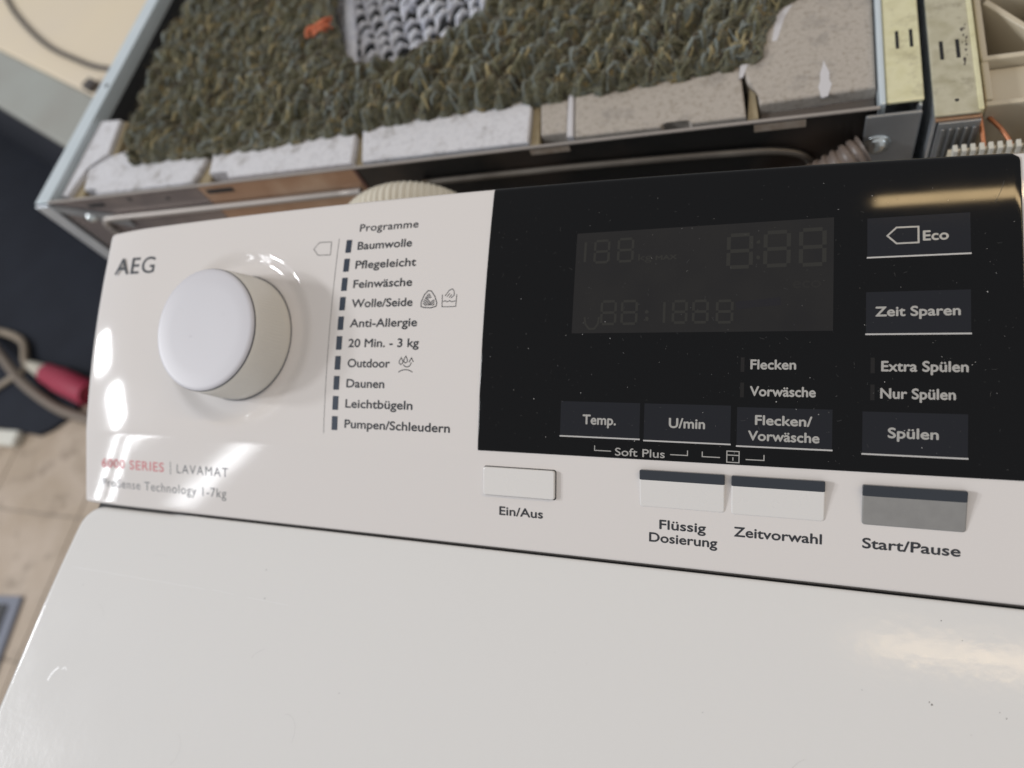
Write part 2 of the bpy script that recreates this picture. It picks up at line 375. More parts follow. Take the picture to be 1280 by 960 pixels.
# lid: crowned sheet with rounded edge
def lidz(y): return 0.00125 * 0.5 * (3600 - (max(y, -60) + 60) ** 2)
def lid_mesh():
    bm = bmesh.new(); X0, X1, Y0, Y1 = 1.0, 400.5, -440.0, -0.7; rc = 11.0; re = 3.2
    ys = [Y1 - d for d in (0, .05, .2, .5, .9, 1.4, 2, 2.6, 3.2, 4, 5.5, 7, 9, 11, 14)] + [Y1 - 18 - 8 * i for i in range(53)]
    fr = [0, .05, .2, .5, .9, 1.4, 2, 2.6, 3.2, 4, 6, 9, 13]; g = []
    def edge(d):
        if d >= re: return 0
        q = re - d; return re - math.sqrt(max(re * re - q * q, 0))
    for y in ys:
        d = Y1 - y; ins = 0.0
        if d < rc: ins = rc - math.sqrt(max(rc * rc - (rc - d) ** 2, 0))
        xl, xr = X0 + ins, X1 - ins
        row = []
        for x in [xl + f for f in fr] + lin(xl + 20, xr - 20, 46) + [xr - f for f in fr[::-1]]:
            crown = lidz(y)
            dd = min(d, min(x - xl, xr - x))
            if d < rc: # distance to the rounded corner
                cx = X0 + rc if x < X0 + rc else (X1 - rc if x > X1 - rc else x)
                dd = rc - math.hypot(x - cx, (Y1 - rc) - y) if cx != x else min(d, rc)
                dd = max(dd, 0)
            dd = min(dd, x - X0 if x - X0 < 40 and d >= rc else dd)
            row.append(bm.verts.new(Vector((x, y, crown - (edge(max(dd, 0)) if x < 60 else edge(min(3.2, dd * 2.4)) / 2.4))) * MM))
        g.append(row)
    for i in range(len(g) - 1):
        for j in range(len(g[0]) - 1):
            f = bm.faces.new((g[i][j], g[i + 1][j], g[i + 1][j + 1], g[i][j + 1])); f.smooth = True
    be = [e for e in bm.edges if e.is_boundary]; ex = bmesh.ops.extrude_edge_only(bm, edges=be)
    for v in ex['geom']:
        if isinstance(v, bmesh.types.BMVert): v.co.z -= 0.009
    bmesh.ops.recalc_face_normals(bm, faces=bm.faces[:])
    return bm
lid = wpart(obj('lid', lid_mesh(), M_lid, WM))
def lid_mark(name, pts_faces, m, h=0.02, label=None):
    vs, fs = pts_faces; me = bpy.data.meshes.new(name)
    me.from_pydata([Vector((x, y, lidz(y) + h)) * MM for x, y in vs], [], fs); return wpart_child(obj(name, me, m, lid, label))
def wpart_child(o): return o
def wob(p, q, n, a): return [(p[0] + (q[0] - p[0]) * i / n + random.uniform(-a, a), p[1] + (q[1] - p[1]) * i / n + random.uniform(-a, a)) for i in range(n + 1)]
lid_mark('scratch', strokes([wob((11, -31), (92, -31.5), 30, .07)], 0.18), M_scuff)
lid_mark('scratch', strokes([wob((96, -31.2), (108, -31.8), 6, .06)], 0.16), M_scuff)
lid_mark('scratch', strokes([wob((115, -32), (136, -32.5), 8, .06)], 0.16), M_scuff)
def blob(x, y, r, e=1.0, a=0.0, n=9):
    out = []
    for k in range(n):
        q = 2 * math.pi * k / n; rad = r * random.uniform(.65, 1.15); px, py = rad * math.cos(q), rad * e * math.sin(q)
        out.append((x + px * math.cos(a) - py * math.sin(a), y + px * math.sin(a) + py * math.cos(a)))
    return out
lid_mark('scuff_mark', strokes([[(24.5, -79), (25, -76.5), (26.3, -74.5), (28, -73)]], 0.8), M_scuff)
lid_mark('scuff_mark', strokes([[(30, -73.5), (31.5, -72.4), (33, -73.3)]], 0.4), M_scuff)
for x, y, r, m in ((22, -38, .45, M_scuff2), (120, -20, .5, M_scuff2), (124, -31.3, .5, M_scuff2), (363, -31, .38, M_speck), (362.4, -30.4, .25, M_speck),
                   (381, -31.5, .22, M_speck), (379.5, -30.2, .16, M_speck), (367, -7, .2, M_speck), (170, -60, .3, M_scuff2), (345, -30, .25, M_scuff2), (300, -44, .25, M_scuff2), (372, -12, .15, M_speck), (383, -44, .3, M_scuff2)):
    b = blob(x, y, r, .7, .8); lid_mark('dirt_speck', (b, [tuple(range(len(b)))]), m)
for k in range(26):
    x, y = random.uniform(5, 395), random.uniform(-110, -6); b = blob(x, y, random.uniform(.06, .16), .8); lid_mark('dirt_speck', (b, [tuple(range(len(b)))]), M_scuff2)

for k in range(7):
    x, y = random.uniform(20, 330), random.uniform(-105, -14); a = random.choice((0, 3.14)) + random.uniform(-.5, .5); c = random.uniform(-.12, .12); l = random.uniform(4, 13)
    lid_mark('scratch', strokes([[(x + l * t * math.cos(a + c * l * t), y + l * t * math.sin(a + c * l * t)) for t in (0, .2, .4, .6, .8, 1)]], random.uniform(.04, .07)), M_scuff2)
# ---- rotary knob
def surf_frame(u, s, h):
    th = theta(s); o = S(u, s, h); X = Vector((1, 0, 0)); Y = Vector((0, math.cos(th), math.sin(th))); Z = X.cross(Y)
    m = Matrix((X, Y, Z)).transposed().to_4x4(); m.translation = o; return m
def lathe(prof, seg=96, mod=None, mtx=Matrix.Identity(4), cap=True):
    bm = bmesh.new(); rings = []
    for i, (r, z) in enumerate(prof):
        ring = []
        for k in range(seg):
            a = 2 * math.pi * k / seg; rr_ = r + (mod(i, k) if mod else 0)
            ring.append(bm.verts.new(mtx @ (Vector((rr_ * math.cos(a), rr_ * math.sin(a), z)) * MM)))
        rings.append(ring)
    for a, b in zip(rings[:-1], rings[1:]):
        for k in range(seg):
            f = bm.faces.new((a[k], a[(k + 1) % seg], b[(k + 1) % seg], b[k])); f.smooth = True
    if cap: bm.faces.new(rings[-1])
    return bm
KM = surf_frame(KU, KS, -2.6)
knob = wpart(obj('knob', lathe([(28.2, -1), (28.2, 1), (28.15, 2.5), (28.0, 5), (27.8, 7), (27.5, 10), (27.1, 15), (26.9, 18.2), (26.75, 19.4), (26.3, 20.2), (25.6, 20.4)],
        360, lambda i, k: (0.24 if k % 3 == 0 else 0) if 3 <= i <= 6 else 0, KM), M_knob, WM))
obj('knob_base_ring', lathe([(28.75, 0.02), (28.7, 0.12), (28.0, 0.12)], 120, None, KM, False), M_grey, knob)
obj('knob_cap', lathe([(26.0, 20.2), (26.35, 20.9), (26.2, 21.35), (25.7, 21.65), (24.5, 21.8), (18, 21.75), (8, 21.6), (1, 21.55)], 160, None, KM), M_knobcap, knob)
for x_, y_, r_ in ((-7, -3, .28), (10, 6, .22), (3, -12, .18), (-14, 9, .16), (15, -9, .14), (-3, 15, .15)):
    bm = bmesh.new(); bm.faces.new([bm.verts.new(KM @ (Vector((px_, py_, 21.9)) * MM)) for px_, py_ in blob(x_, y_, r_, .7, 1, 7)]); obj('cap_speck', bm, M_scuff2, knob)
obj('knob_seam', lathe([(26.55, 20.05), (26.62, 20.3), (26.3, 20.55)], 160, None, KM, False), M_grey, knob)

# ---- black glass
G0, G1, GB = 212.8, 388.0, 36.9
def gtop(u): return top_s(u) - 0.3
def gh(u, s):
    h = 0.45; r = 1.2
    for dd in (u - G0, G1 - u, s - GB):
        if dd < .5: q = .5 - max(dd, 0); h -= .5 - math.sqrt(max(.25 - q * q, 0))
    dd = top_s(u) - s; r = 2.4
    if dd < r: q = r - max(dd, 0); h -= (r - math.sqrt(max(r * r - q * q, 0)))
    return h
ug = [G0, G0 + .05, G0 + .15, G0 + .3, G0 + .5] + lin(214, 386, 172) + [G1 - .5, G1 - .3, G1 - .15, G1 - .05, G1]
tg = [0, .0006, .0016, .003, .005] + lin(.012, .955, 100) + [.962, .969, .976, .983, .989, .994, .998, 1]
def gs(u, t):
    tp = gtop(u); rc = 4.0
    if G1 - u < rc: tp -= rc - math.sqrt(max(rc * rc - (rc - (G1 - u)) ** 2, 0))
    return GB + t * (tp - GB)
glass = wpart(obj('display_glass', grid_mesh(ug, tg, gs, gh, 0.6), M_glass, WM))
HG = 0.45
lcd = wpart(onpanel('display_screen', rect(248.8, 336.2, 81.6, 119.6), M_lcd, WM, HG + .03))
def seven(u0, u1, s0, s1, w, sl=0.0):
    m = (s0 + s1) / 2; g = w * .45; h = w / 2; out = []
    seg = [((u0 + g, s1), (u1 - g, s1)), ((u0 + g, m), (u1 - g, m)), ((u0 + g, s0), (u1 - g, s0)),
           ((u0, m + g), (u0, s1 - g)), ((u1, m + g), (u1, s1 - g)), ((u0, s0 + g), (u0, m - g)), ((u1, s0 + g), (u1, m - g))]
    return strokes([[a, ((a[0] + b[0]) / 2, (a[1] + b[1]) / 2), b] for a, b in seg], w)
for a in ((303.3, 310.6, 104, 115.4, 1.3), (315.2, 322.5, 104, 115.6, 1.3), (326.3, 333.4, 103.8, 115.8, 1.3),
          (256, 261.2, 108, 116.2, .9), (264.8, 270, 108, 116.4, .9),
          (259.7, 264.8, 84.9, 93.2, .9), (267.2, 272.4, 84.9, 93.1, .9), (285.3, 289.8, 85, 92.6, .9), (292.2, 296.9, 85, 92.5, .9), (300.1, 305, 84.9, 92.3, .9)):
    onpanel('digit_segments', seven(*a), M_seg, lcd, HG + .05)
onpanel('digit_segments', strokes([[(252.3, 108.4), (252.3, 112), (252.3, 116)]], .9), M_seg, lcd, HG + .05)
onpanel('digit_segments', strokes([[(282.2, 85), (282.2, 89), (282.2, 92.4)]], .9), M_seg, lcd, HG + .05)
for u, s in ((313, 107), (313, 112.5), (276.2, 86.5), (276.2, 89)):
    b = blob(u, s, .75, 1, 0, 10); onpanel('colon_dot', (b, [tuple(range(10))]), M_seg, lcd, HG + .05)
lettering('unit_lettering', 'kg', 272.2, 277, 107.9, 2.6, M_seg, lcd, HG + .05)
lettering('unit_lettering', 'MAX', 278.5, 285.8, 107.9, 1.6, M_seg, lcd, HG + .05, 0.03)
lettering('unit_lettering', 'eco', 324, 332.5, 96.0, 3.6, mat('lcd_faint', (0.0245, 0.0235, 0.0225, 1), 0.06, spec=0.22), lcd, HG + .05, 0.02)
onpanel('water_mark', strokes([[(253.4, 87.5), (253.8, 85), (255.2, 83.2), (257.2, 83.2), (258.5, 85), (258.8, 87.5)]], .7), M_seg, lcd, HG + .05)
onpanel('screen_dark_patch', ([(306, 92.0), (312, 92.3), (320.2, 93.2), (320.4, 90.4), (313, 89.9), (306.4, 89.2)], [(5, 4, 1, 0), (4, 3, 2, 1)]), M_lcddark, lcd, HG + .045)  # patch a little darker than the screen around it

def touch_key(label, u0, u1, s0, s1, texts, icon=None):
    k = wpart(onpanel('touch_key', rect(u0, u1, s0, s1), M_key, WM, HG + .05)); k['label'] = label
    onpanel('key_underline', rect(u0 - .15, u1 + .15, s0 - .42, s0 + .08), M_line, k, HG + .10)
    for body, a, b, s, cap in texts: lettering('key_lettering', body, a, b, s, cap, M_white, k, HG + .10, 0.03)
    if icon: onpanel('key_symbol', strokes(icon, .55), M_white, k, HG + .10)
touch_key('touch key reading Eco with an arrow tag symbol', 346, 374.4, 105.4, 118.4, [('Eco', 361.7, 368.5, 110.1, 3.15)],
          [[(351.7, 112.2), (354.3, 114.8), (360.4, 114.7), (360.4, 109.5), (354.3, 109.5), (351.7, 112.2)]])
touch_key('touch key reading Zeit Sparen', 345.7, 374.2, 80.5, 93.9, [('Zeit Sparen', 348.4, 371.4, 86.1, 3.0)])
touch_key('touch key reading Temp.', 245.8, 274.9, 44.1, 56.6, [('Temp.', 254.3, 266.3, 48.6, 3.4)])
touch_key('touch key reading U/min', 276.4, 305.4, 43.8, 56.6, [('U/min', 285.1, 297.0, 48.5, 3.3)])
touch_key('touch key reading Flecken/ Vorwäsche', 307.4, 336.4, 43.4, 56.2, [('Flecken/', 313.2, 330.4, 50.6, 3.1), ('Vorwäsche', 311.1, 332.6, 45.4, 3.1)])
touch_key('touch key reading Spülen', 345.0, 373.4, 42.8, 55.9, [('Spülen', 352.2, 365.7, 48.0, 3.1)])
for body, a, b, s in (('Flecken', 311.4, 325.3, 69.0), ('Vorwäsche', 311.4, 331.3, 60.1), ('Extra Spülen', 350.2, 373.4, 68.7), ('Nur Spülen', 350.0, 370.1, 60.2)):
    lettering('option_lettering', body, a, b, s, 3.15, M_white, glass, HG + .05, 0.03)
for u in (308.2, 347.1):
    for s in (68.0, 59.5): onpanel('option_light', rect(u, u + 1.2, s, s + 4.9), M_ghost, glass, HG + .05)
lettering('option_lettering', 'Soft Plus', 266.4, 283.8, 37.9, 2.75, M_white, glass, HG + .05, 0.008)
for pth_ in ([(258.9, 41.0), (258.9, 39.3), (264.9, 39.3)], [(285.7, 39.2), (291.5, 39.2), (291.5, 40.9)],
             [(296.4, 40.8), (296.4, 39.1), (302.2, 39.1)], [(310.4, 38.9), (316.1, 38.9), (316.1, 40.7)]):
    onpanel('bracket_line', strokes([pth_], .32), M_white, glass, HG + .05)
onpanel('lock_symbol', strokes([[(304.4, 37.7), (308.3, 37.7), (308.3, 41.4), (304.4, 41.4), (304.4, 37.7)], [(304.4, 40.1), (306.3, 40.1), (308.3, 40.1)],
                                [(306.35, 38.3), (306.35, 38.8), (306.35, 39.4)]], .32), M_white, glass, HG + .05)
# dust on the glass
dv, df, dv2, df2 = [], [], [], []
for k in range(760):
    u = random.uniform(G0 + 2, G1 - 2); s = random.uniform(GB + 2, gtop(u) - 6)
    big = random.random() ** 5; r = 0.06 + 0.17 * big; a = random.uniform(0, 3.14)
    b = blob(u, s, r, random.uniform(.3, 1), a, 6); V, F = (dv, df) if random.random() < .26 else (dv2, df2)
    F.append(tuple(range(len(V), len(V) + 6))); V += b
for k in range(46):
    u = random.uniform(G0 + 4, G1 - 4); s = random.uniform(GB + 6, 130); a = random.uniform(0, 6.28); l = random.uniform(.5, 1.7); c = random.uniform(-.6, .6)
    p = [(u + l * t * math.cos(a + c * t), s + l * t * math.sin(a + c * t)) for t in (0, .33, .66, 1)]
    v_, f_ = strokes([p], 0.07); F, V = (df2, dv2); F += [tuple(i + len(V) for i in q) for q in f_]; V += v_
tag(onpanel('dust', (dv, df), M_dust, glass, HG + .13), 'pale dust specks on the black glass', kind='stuff')
tag(onpanel('dust_film', (dv2, df2), M_dust2, glass, HG + .12), 'faint dust and hairline marks on the black glass', kind='stuff')
onpanel('hairline_scratch', strokes([[(381, 121), (382.5, 124.5), (383.5, 128)]], .10), M_dust2, glass, HG + .1)

# ---- programme list
HP = 0.05
rows = [('Baumwolle', 151.6, 177.8), ('Pflegeleicht', 151.6, 180.7), ('Feinwäsche', 151.6, 179.7), ('Wolle/Seide', 151.7, 180.7), ('Anti-Allergie', 151.7, 183.5),
        ('20 Min. - 3 kg', 151.7, 185.0), ('Outdoor', 152.0, 172.2), ('Daunen', 152.0, 170.1), ('Leichtbügeln', 152.0, 183.6), ('Pumpen/Schleudern', 152.0, 200.6)]
for i, (b, a, c) in enumerate(rows):
    sc_ = 120.73 - 8.426 * i
    lettering('programme_lettering', b, a, c, sc_ - 1.75, 3.45, M_print, fascia, HP, 0.028)
    l = block('programme_light', 145.55, 148.35, sc_ - 2.9, sc_ + 2.9, .12, .12, .06, M_bar, fascia, .2, -.2)
lettering('programme_lettering', 'Programme', 151.6, 179.9, 127.1, 3.3, M_print, fascia, HP, 0.018, 1.05)
onpanel('list_line', strokes([[(141.6, 124.5 - 8.4 * k) for k in range(11)]], .22), M_print, fascia, HP)
onpanel('arrow_tag_symbol', strokes([[(128.9, 120.4), (131.4, 123.4), (137.8, 123.3), (138.0, 117.4), (131.6, 117.5), (128.9, 120.4)]], .28), M_print, fascia, HP)
def arc(cx, cy, r, a0, a1, n=12, e=1.0): return [(cx + r * math.cos(R(a0 + (a1 - a0) * k / n)), cy + r * e * math.sin(R(a0 + (a1 - a0) * k / n))) for k in range(n + 1)]
# wool skein: three fans of arcs in a rounded triangle
sk = []
for k in range(4):
    sk.append(arc(185.6, 93.3, 1.2 + .75 * k, 8, 95 - 6 * k, 8))
for k in range(3):
    sk.append(arc(191.0, 93.4, .9 + .75 * k, 95, 172, 8)); sk.append(arc(188.0, 99.2, 1.0 + .7 * k, 235, 300, 6))
sk.append([(184.9, 93.2), (184.7, 95.0), (186.0, 98.2), (187.5, 99.8), (189, 99.6), (190.8, 97.3), (191.9, 94.6), (191.6, 93.2), (189.5, 92.7), (186.6, 92.8), (184.9, 93.2)])
onpanel('wool_symbol', strokes(sk, .40), M_print, fascia, HP)
onpanel('hand_wash_symbol', strokes([[(194.1, 98.0), (194.3, 93.0), (197.3, 92.9), (200.4, 93.0), (200.5, 97.9)], [(194.5, 95.0), (195.5, 95.4), (196.5, 94.9), (197.5, 95.4), (198.5, 94.9), (200.1, 95.2)],
        [(195.3, 97.3), (197.0, 99.6), (198.4, 100.2), (199.2, 99.2), (199.4, 97.6), (198.0, 96.4)], [(196.2, 97.0), (197.4, 98.4)], [(197.2, 96.6), (198.3, 97.9)]], .3), M_print, fascia, HP)
def drop(x, y, r): return [(x, y + 2 * r), (x + .8 * r, y + .6 * r), (x + .9 * r, y - .3 * r), (x, y - r), (x - .9 * r, y - .3 * r), (x - .8 * r, y + .6 * r), (x, y + 2 * r)]
onpanel('rain_symbol', strokes([drop(177.4, 70.6, .95), drop(179.5, 71.2, .95), arc(180.2, 70.6, 1.9, 210, 360, 9), [(181.1, 70.6), (182.1, 72.4), (183.1, 70.7)], arc(179.7, 62.0, 5.6, 55, 125, 8)], .36), M_print, fascia, HP)
lettering('logo_lettering', 'AEG', 9.5, 35.7, 113.9, 8.3, M_logo, fascia, HP, 0.02, 1.1)
lettering('series_lettering', '6000 SERIES', 11.1, 51.6, 18.4, 4.3, M_red, fascia, HP, 0.02, 1.1)
onpanel('series_divider', rect(55.6, 56.0, 17.4, 23.6), M_grey, fascia, HP)
lettering('series_lettering', 'LAVAMAT', 59.7, 90.2, 18.4, 4.2, M_grey, fascia, HP, 0.0, 1.2)
lettering('series_lettering', 'ProSense Technology 1-7kg', 11.3, 89.0, 8.9, 4.2, M_grey, fascia, HP, -0.004, 1.1)
# ---- push buttons
def push_button(label, u0, u1, s0, s1, hb, ht, m, texts, strip=True):
    k = wpart(block('push_button', u0, u1, s0, s1, hb, ht, .35, m, WM, .9, -.5)); k['label'] = label
    if not strip: onpanel('button_gap', (rr(u0 - .3, u1 + .35, s0 - .3, s1 + .3, 1.0), [tuple(range(20))]), M_gap, k, .03)
    if strip:
        hs = lambda s: hb + (ht - hb) * (s - s0) / (s1 - s0)
        block('button_light', u0 - .02, u1 + .02, s1 - 3.6, s1 + .05, hs(s1 - 3.6) + .05, ht + .05, .3, M_strip, k, .5, 0)
    for body, a, b, s, cap in texts: lettering('button_lettering', body, a, b, s, cap, M_print, fascia, HP, 0.026)
push_button('white push button marked Ein/Aus', 215.8, 244.2, 20.4, 31.0, 1.5, 1.5, M_button, [('Ein/Aus', 222.0, 239.3, 12.9, 3.2)], False)
push_button('white push button marked Flüssig Dosierung', 275.4, 303.9, 20.5, 33.5, .25, 1.9, M_button, [('Flüssig', 282.3, 297.8, 13.1, 3.2), ('Dosierung', 278.8, 301.6, 8.4, 3.2)])
push_button('white push button marked Zeitvorwahl', 306.1, 334.6, 20.3, 33.4, .25, 1.9, M_button, [('Zeitvorwahl', 307.1, 333.9, 12.9, 3.2)])
push_button('grey push button marked Start/Pause', 345.3, 373.4, 20.4, 33.1, .25, 1.9, M_gbutton, [('Start/Pause', 345.7, 372.1, 13.0, 3.2)])

# ------------------------------------------------------------------ open housing behind (local frame: a across, b back, c up)
TILT = (0, 0, 0); ORG = (-0.218, 0.227, -0.026)
CAB = empty('open_housing', ORG, TILT)
tag(CAB, 'open galvanised appliance housing with its top removed, standing behind the washing machine', 'housing')
LB = 560; DEP = -842
bm = bmesh.new(); box(bm, 0, 1.2, 0, LB, DEP, -1, 0, 0); obj('side_wall', bm, M_zinc, CAB)
bm = bmesh.new(); box(bm, 595, 596.2, 0, LB, DEP, -1.3, 0, 0); obj('side_wall', bm, M_zinc, CAB)
bm = bmesh.new(); box(bm, 1.4, 594.8, LB - 1, LB, DEP, -1, 0, 0); obj('rear_wall', bm, M_zinc, CAB)
bm = bmesh.new(); box(bm, 1.5, 594.5, 24, LB - 2, -140, -138, 0, 0); obj('inner_floor', bm, M_dark, CAB)
bm = bmesh.new(); box(bm, 17, 18, 9, LB - 2, -137, -9, 0, 0); obj('void_shade_sheet', bm, M_dark, CAB, 'dark sheet added for the shade inside the open housing')  # added dark sheet for the black hollow between rail and rug
# left rail with a hole
bm = bmesh.new(); box(bm, -1.0, 14, 0, LB, -1, 0.4, 0, .5); box(bm, 12.6, 14, 2, LB, -14, -1.2, 0, .3)
rail = obj('rim_rail', bm, M_rail, CAB)
for b_ in (122, 300):
    bm = bmesh.new(); bmesh.ops.create_circle(bm, cap_ends=True, segments=14, radius=.0021, matrix=Matrix.Translation((.0085, b_ * MM, .00045))); obj('rail_hole', bm, M_gap, rail)
# right flange
bm = bmesh.new(); box(bm, 581.5, 597, 2, LB, -1.2, 0.6, 0, .6); fl = obj('rim_flange', bm, M_yellow, CAB)
bm = bmesh.new(); box(bm, 578.6, 581.3, 1, LB, -9, 1.4, 0, .7); obj('flange_lip', bm, M_rail, CAB)
for a_ in (586.6, 592.6):
    for b_ in (36, 150): bxo('flange_slot', M_gap, fl, a_, a_ + 1.5, b_, b_ + 12, .4, .66, 0)
# front sheet under the rim
def fsheet(name, m, a0, a1, c0, c1, b0=0, b1=1.2, par=CAB): return bxo(name, m, par, a0, a1, b0, b1, c0, c1, .3)
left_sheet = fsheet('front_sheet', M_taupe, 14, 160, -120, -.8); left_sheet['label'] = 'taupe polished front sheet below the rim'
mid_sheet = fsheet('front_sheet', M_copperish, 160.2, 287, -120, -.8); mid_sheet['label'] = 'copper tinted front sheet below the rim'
dark_sheet = fsheet('front_sheet', M_darksheet, 289.5, 578, -120, -.8); dark_sheet['label'] = 'polished front sheet below the rim, coloured as a dark reflection'
bxo('sheet_seam', mat('seam_brown', (0.12, 0.055, 0.04, 1), .5), CAB, 287, 289.4, -.6, 1.2, -60, -.9, .2)
bxo('rim_edge', M_bead, CAB, 13, 579, -.8, 1.0, -.7, .5, .3)
for par, m, a0, a1, c0, c1 in ((left_sheet, M_gap, 48, 64, -10, -6.4), (left_sheet, M_gap, 91, 94, -7.2, -4.6), (mid_sheet, M_gap, 165, 188, -8.8, -5.0), (left_sheet, M_gap, 125, 128, -10, -8),
                               (dark_sheet, M_slotlight, 404, 427, -5.6, -1.6), (dark_sheet, M_slotlight, 523, 547, -6.6, -1.8)):
    bxo('sheet_slot', m, par, a0, a1, -.35, .4, c0, c1, .1)
bm = bmesh.new(); tube(bm, spline([(46, -1.5, -52), (46, -2.2, -30), (50, -2.4, -24), (60, -2.4, -21), (120, -2.4, -20.5), (284, -2.4, -18.5)], 50), 2.3, 10); obj('pressed_bead', bm, M_bead, CAB, smooth=True)
bm = bmesh.new(); tube(bm, spline([(330, -2.4, -16.5), (390, -2.4, -16), (440, -2.4, -16), (510, -2.4, -17.5), (535, -2.4, -19.5), (548, -2.4, -26), (552, -2, -40)], 50), 1.9, 10); obj('pressed_bead', bm, mat('bead_dark_steel', (0.22, 0.20, 0.175, 1), 0.4, metal=0.5, var=(0.12, 0.105, 0.09, 1), vscale=30), CAB, smooth=True)
# corner brackets with screws
br = bxo('corner_bracket', M_bracket, CAB, 573, 596.5, -3.2, -1.2, -60, -2.2, .8)
def screw(par, a, b, c, r):
    bm = lathe([(r * 1.35, 0), (r * 1.35, .6), (r, .7), (r * .98, 1.6), (r * .75, 2.6), (r * .3, 3.0)], 24, None, Matrix.Translation((a * MM, b * MM, c * MM)) @ Matrix.Rotation(R(90), 4, 'X'))
    s_ = obj('screw', bm, M_screw, par); return s_
screw(br, 579.5, -3.2, -20.5, 4.6)
bl = bxo('corner_bracket', M_zinc, CAB, -1, 13, -2.6, -.8, -70, -1.3, .6)
bm = bmesh.new(); prism(bm, [(0, -1), (13, -1), (72, -21), (70, -33), (0, -3)], -2.4, -1.2)
o_ = obj('corner_gusset', bm, M_bracket, CAB)
o_.rotation_euler = (R(90), 0, 0); o_.location = (0, -0.003, -0.001)
screw(o_, 0, 0, 0, 3.2).matrix_local = Matrix.Translation((.040, -.0175, -.001)) @ Matrix.Rotation(R(-90), 4, 'X')
# moulded fibre packing along the rim
FEL = empty('fibre_packing', ORG, TILT)
tag(FEL, 'grey moulded fibre packing strip with notches lining the rim of the open housing', 'packing')
def felt(pts, z0, z1, m, bev=1.2, name='fibre_block'):
    bm = bmesh.new(); prism(bm, pts, z0, z1, bev, 3); return obj(name, bm, m, FEL, smooth=False)
felt([(17, 9), (24, 9), (30, 36), (46, 48), (40, 84), (16, 86)], -60, -4, M_felt)
felt([(24.5, 8.5), (37, 8.5), (31, 35), (29.5, 35)], -60, -8, M_tan, .4, 'cut_edge')
felt([(37.5, 14.5), (52, 14.5), (53.5, 8.5), (150, 8.5), (154.5, 46), (68, 50), (50, 46), (31.5, 35)], -60, -5, M_felt)
felt([(47, 48), (52, 47.5), (45, 84), (41, 84)], -60, -7, M_tan, .4, 'cut_edge')
felt([(163, 14), (181, 14), (182.5, 8), (282, 8), (275.5, 50), (157.5, 50), (160, 30)], -60, -3.5, M_felt)
felt([(151, 8.5), (162, 8.5), (158.5, 30), (155.5, 46)], -60, -8, M_tan, .4, 'cut_edge')
felt([(283, 8), (289.5, 8), (282, 36), (276, 48)], -60, -7.5, M_tan, .6, 'cut_edge')
felt([(290, 8), (401, 8), (397, 52), (311, 52), (309, 44), (305, 36), (282.5, 35)], -60, -3.5, M_felt)
felt([(401.5, 8), (407, 8), (401, 50), (397.5, 50)], -60, -6.5, M_tan, .6, 'cut_edge')
felt([(407.5, 13.5), (423.5, 13.5), (419, 50), (401.5, 50)], -60, -5, M_feltwarm)
felt([(424.2, 8), (428, 8), (422.5, 50), (419.5, 50)], -60, -3.0, M_feltlight, .8, 'torn_edge')
felt([(428.5, 8), (476, 8), (478, 11.5), (490, 11.5), (492, 8), (519, 8), (514, 48), (423, 50)], -60, -3.6, M_feltwarm)
felt([(519.5, 8), (525, 8), (523, 26), (519.5, 30)], -60, -6, M_tan, .5, 'cut_edge')
felt([(525.5, 14.5), (578, 16.5), (578, 108), (552, 99), (541, 91), (531, 82), (527.5, 70), (526.5, 57), (522, 50), (514.8, 44), (519, 31), (523.5, 26.5)], -60, -2.6, M_feltwarm, 1.6)
felt([(525.5, 8), (578, 8), (578, 16), (525.5, 14)], -60, -9, mat('fibre_recess_shade', (0.10, 0.085, 0.075, 1), .95), .5, 'step_shade')  # shadow of the front recess put into a dark fibre colour
for pts_ in ([(553.8, 14), (555, 13.6), (556.8, 14.2), (557.8, 18), (558.6, 22), (557.4, 25), (557.6, 30), (556, 35), (555, 39), (554.2, 34), (553.2, 30), (553.4, 25), (552.4, 21), (553.2, 17)], [(530, 58), (532.6, 58), (536, 75), (540, 84), (536.5, 83), (531.6, 76)], [(514.5, 34), (516.5, 35), (518.5, 43), (517, 45.5), (514.6, 43)]):
    bm = bmesh.new(); prism(bm, pts_, -3.4, -2.5, .08); obj('torn_edge', bm, M_feltlight, FEL)
bm = bmesh.new(); prism(bm, [(17, 53), (577, 53), (577, 56), (17, 56)], -60, -24); obj('packing_back', bm, M_dark, FEL)

# knitted rug
def inside(p, poly):
    x, y = p; c = False; n = len(poly)
    for i in range(n):
        x1, y1 = poly[i]; x2, y2 = poly[i - 1]
        if (y1 > y) != (y2 > y) and x < (x2 - x1) * (y - y1) / (y2 - y1) + x1: c = not c
    return c
RUG = [(84, 42), (196, 38), (277, 42), (317, 45), (400, 47), (477, 47), (517, 51), (518, 66), (526, 86), (548, 104), (574, 110), (574, 330), (60, 330), (62, 203), (68, 145), (71, 96), (76, 66), (76, 56)]
HOLE = [(236, 122), (252, 100), (270, 88), (312, 90), (340, 106), (352, 126), (360, 170), (354, 230), (198, 230), (217, 158)]
RG = empty('knitted_rug', ORG, TILT)
tag(RG, 'chunky olive and brown knitted wool rug lying in the open housing', 'rug')
def sdist(X, Y, poly):
    d = np.full(X.shape, 1e9); c = np.zeros(X.shape, bool); n = len(poly)
    for i in range(n):
        x1, y1 = poly[i]; x2, y2 = poly[i - 1]; ex, ey = x2 - x1, y2 - y1
        t = np.clip(((X - x1) * ex + (Y - y1) * ey) / (ex * ex + ey * ey), 0, 1)
        d = np.minimum(d, np.hypot(X - x1 - t * ex, Y - y1 - t * ey))
        c ^= ((y1 > Y) != (y2 > Y)) & (X < (x2 - x1) * (Y - y1) / (y2 - y1 + 1e-9) + x1)
    return np.where(c, d, -d)
rng = np.random.default_rng(5)
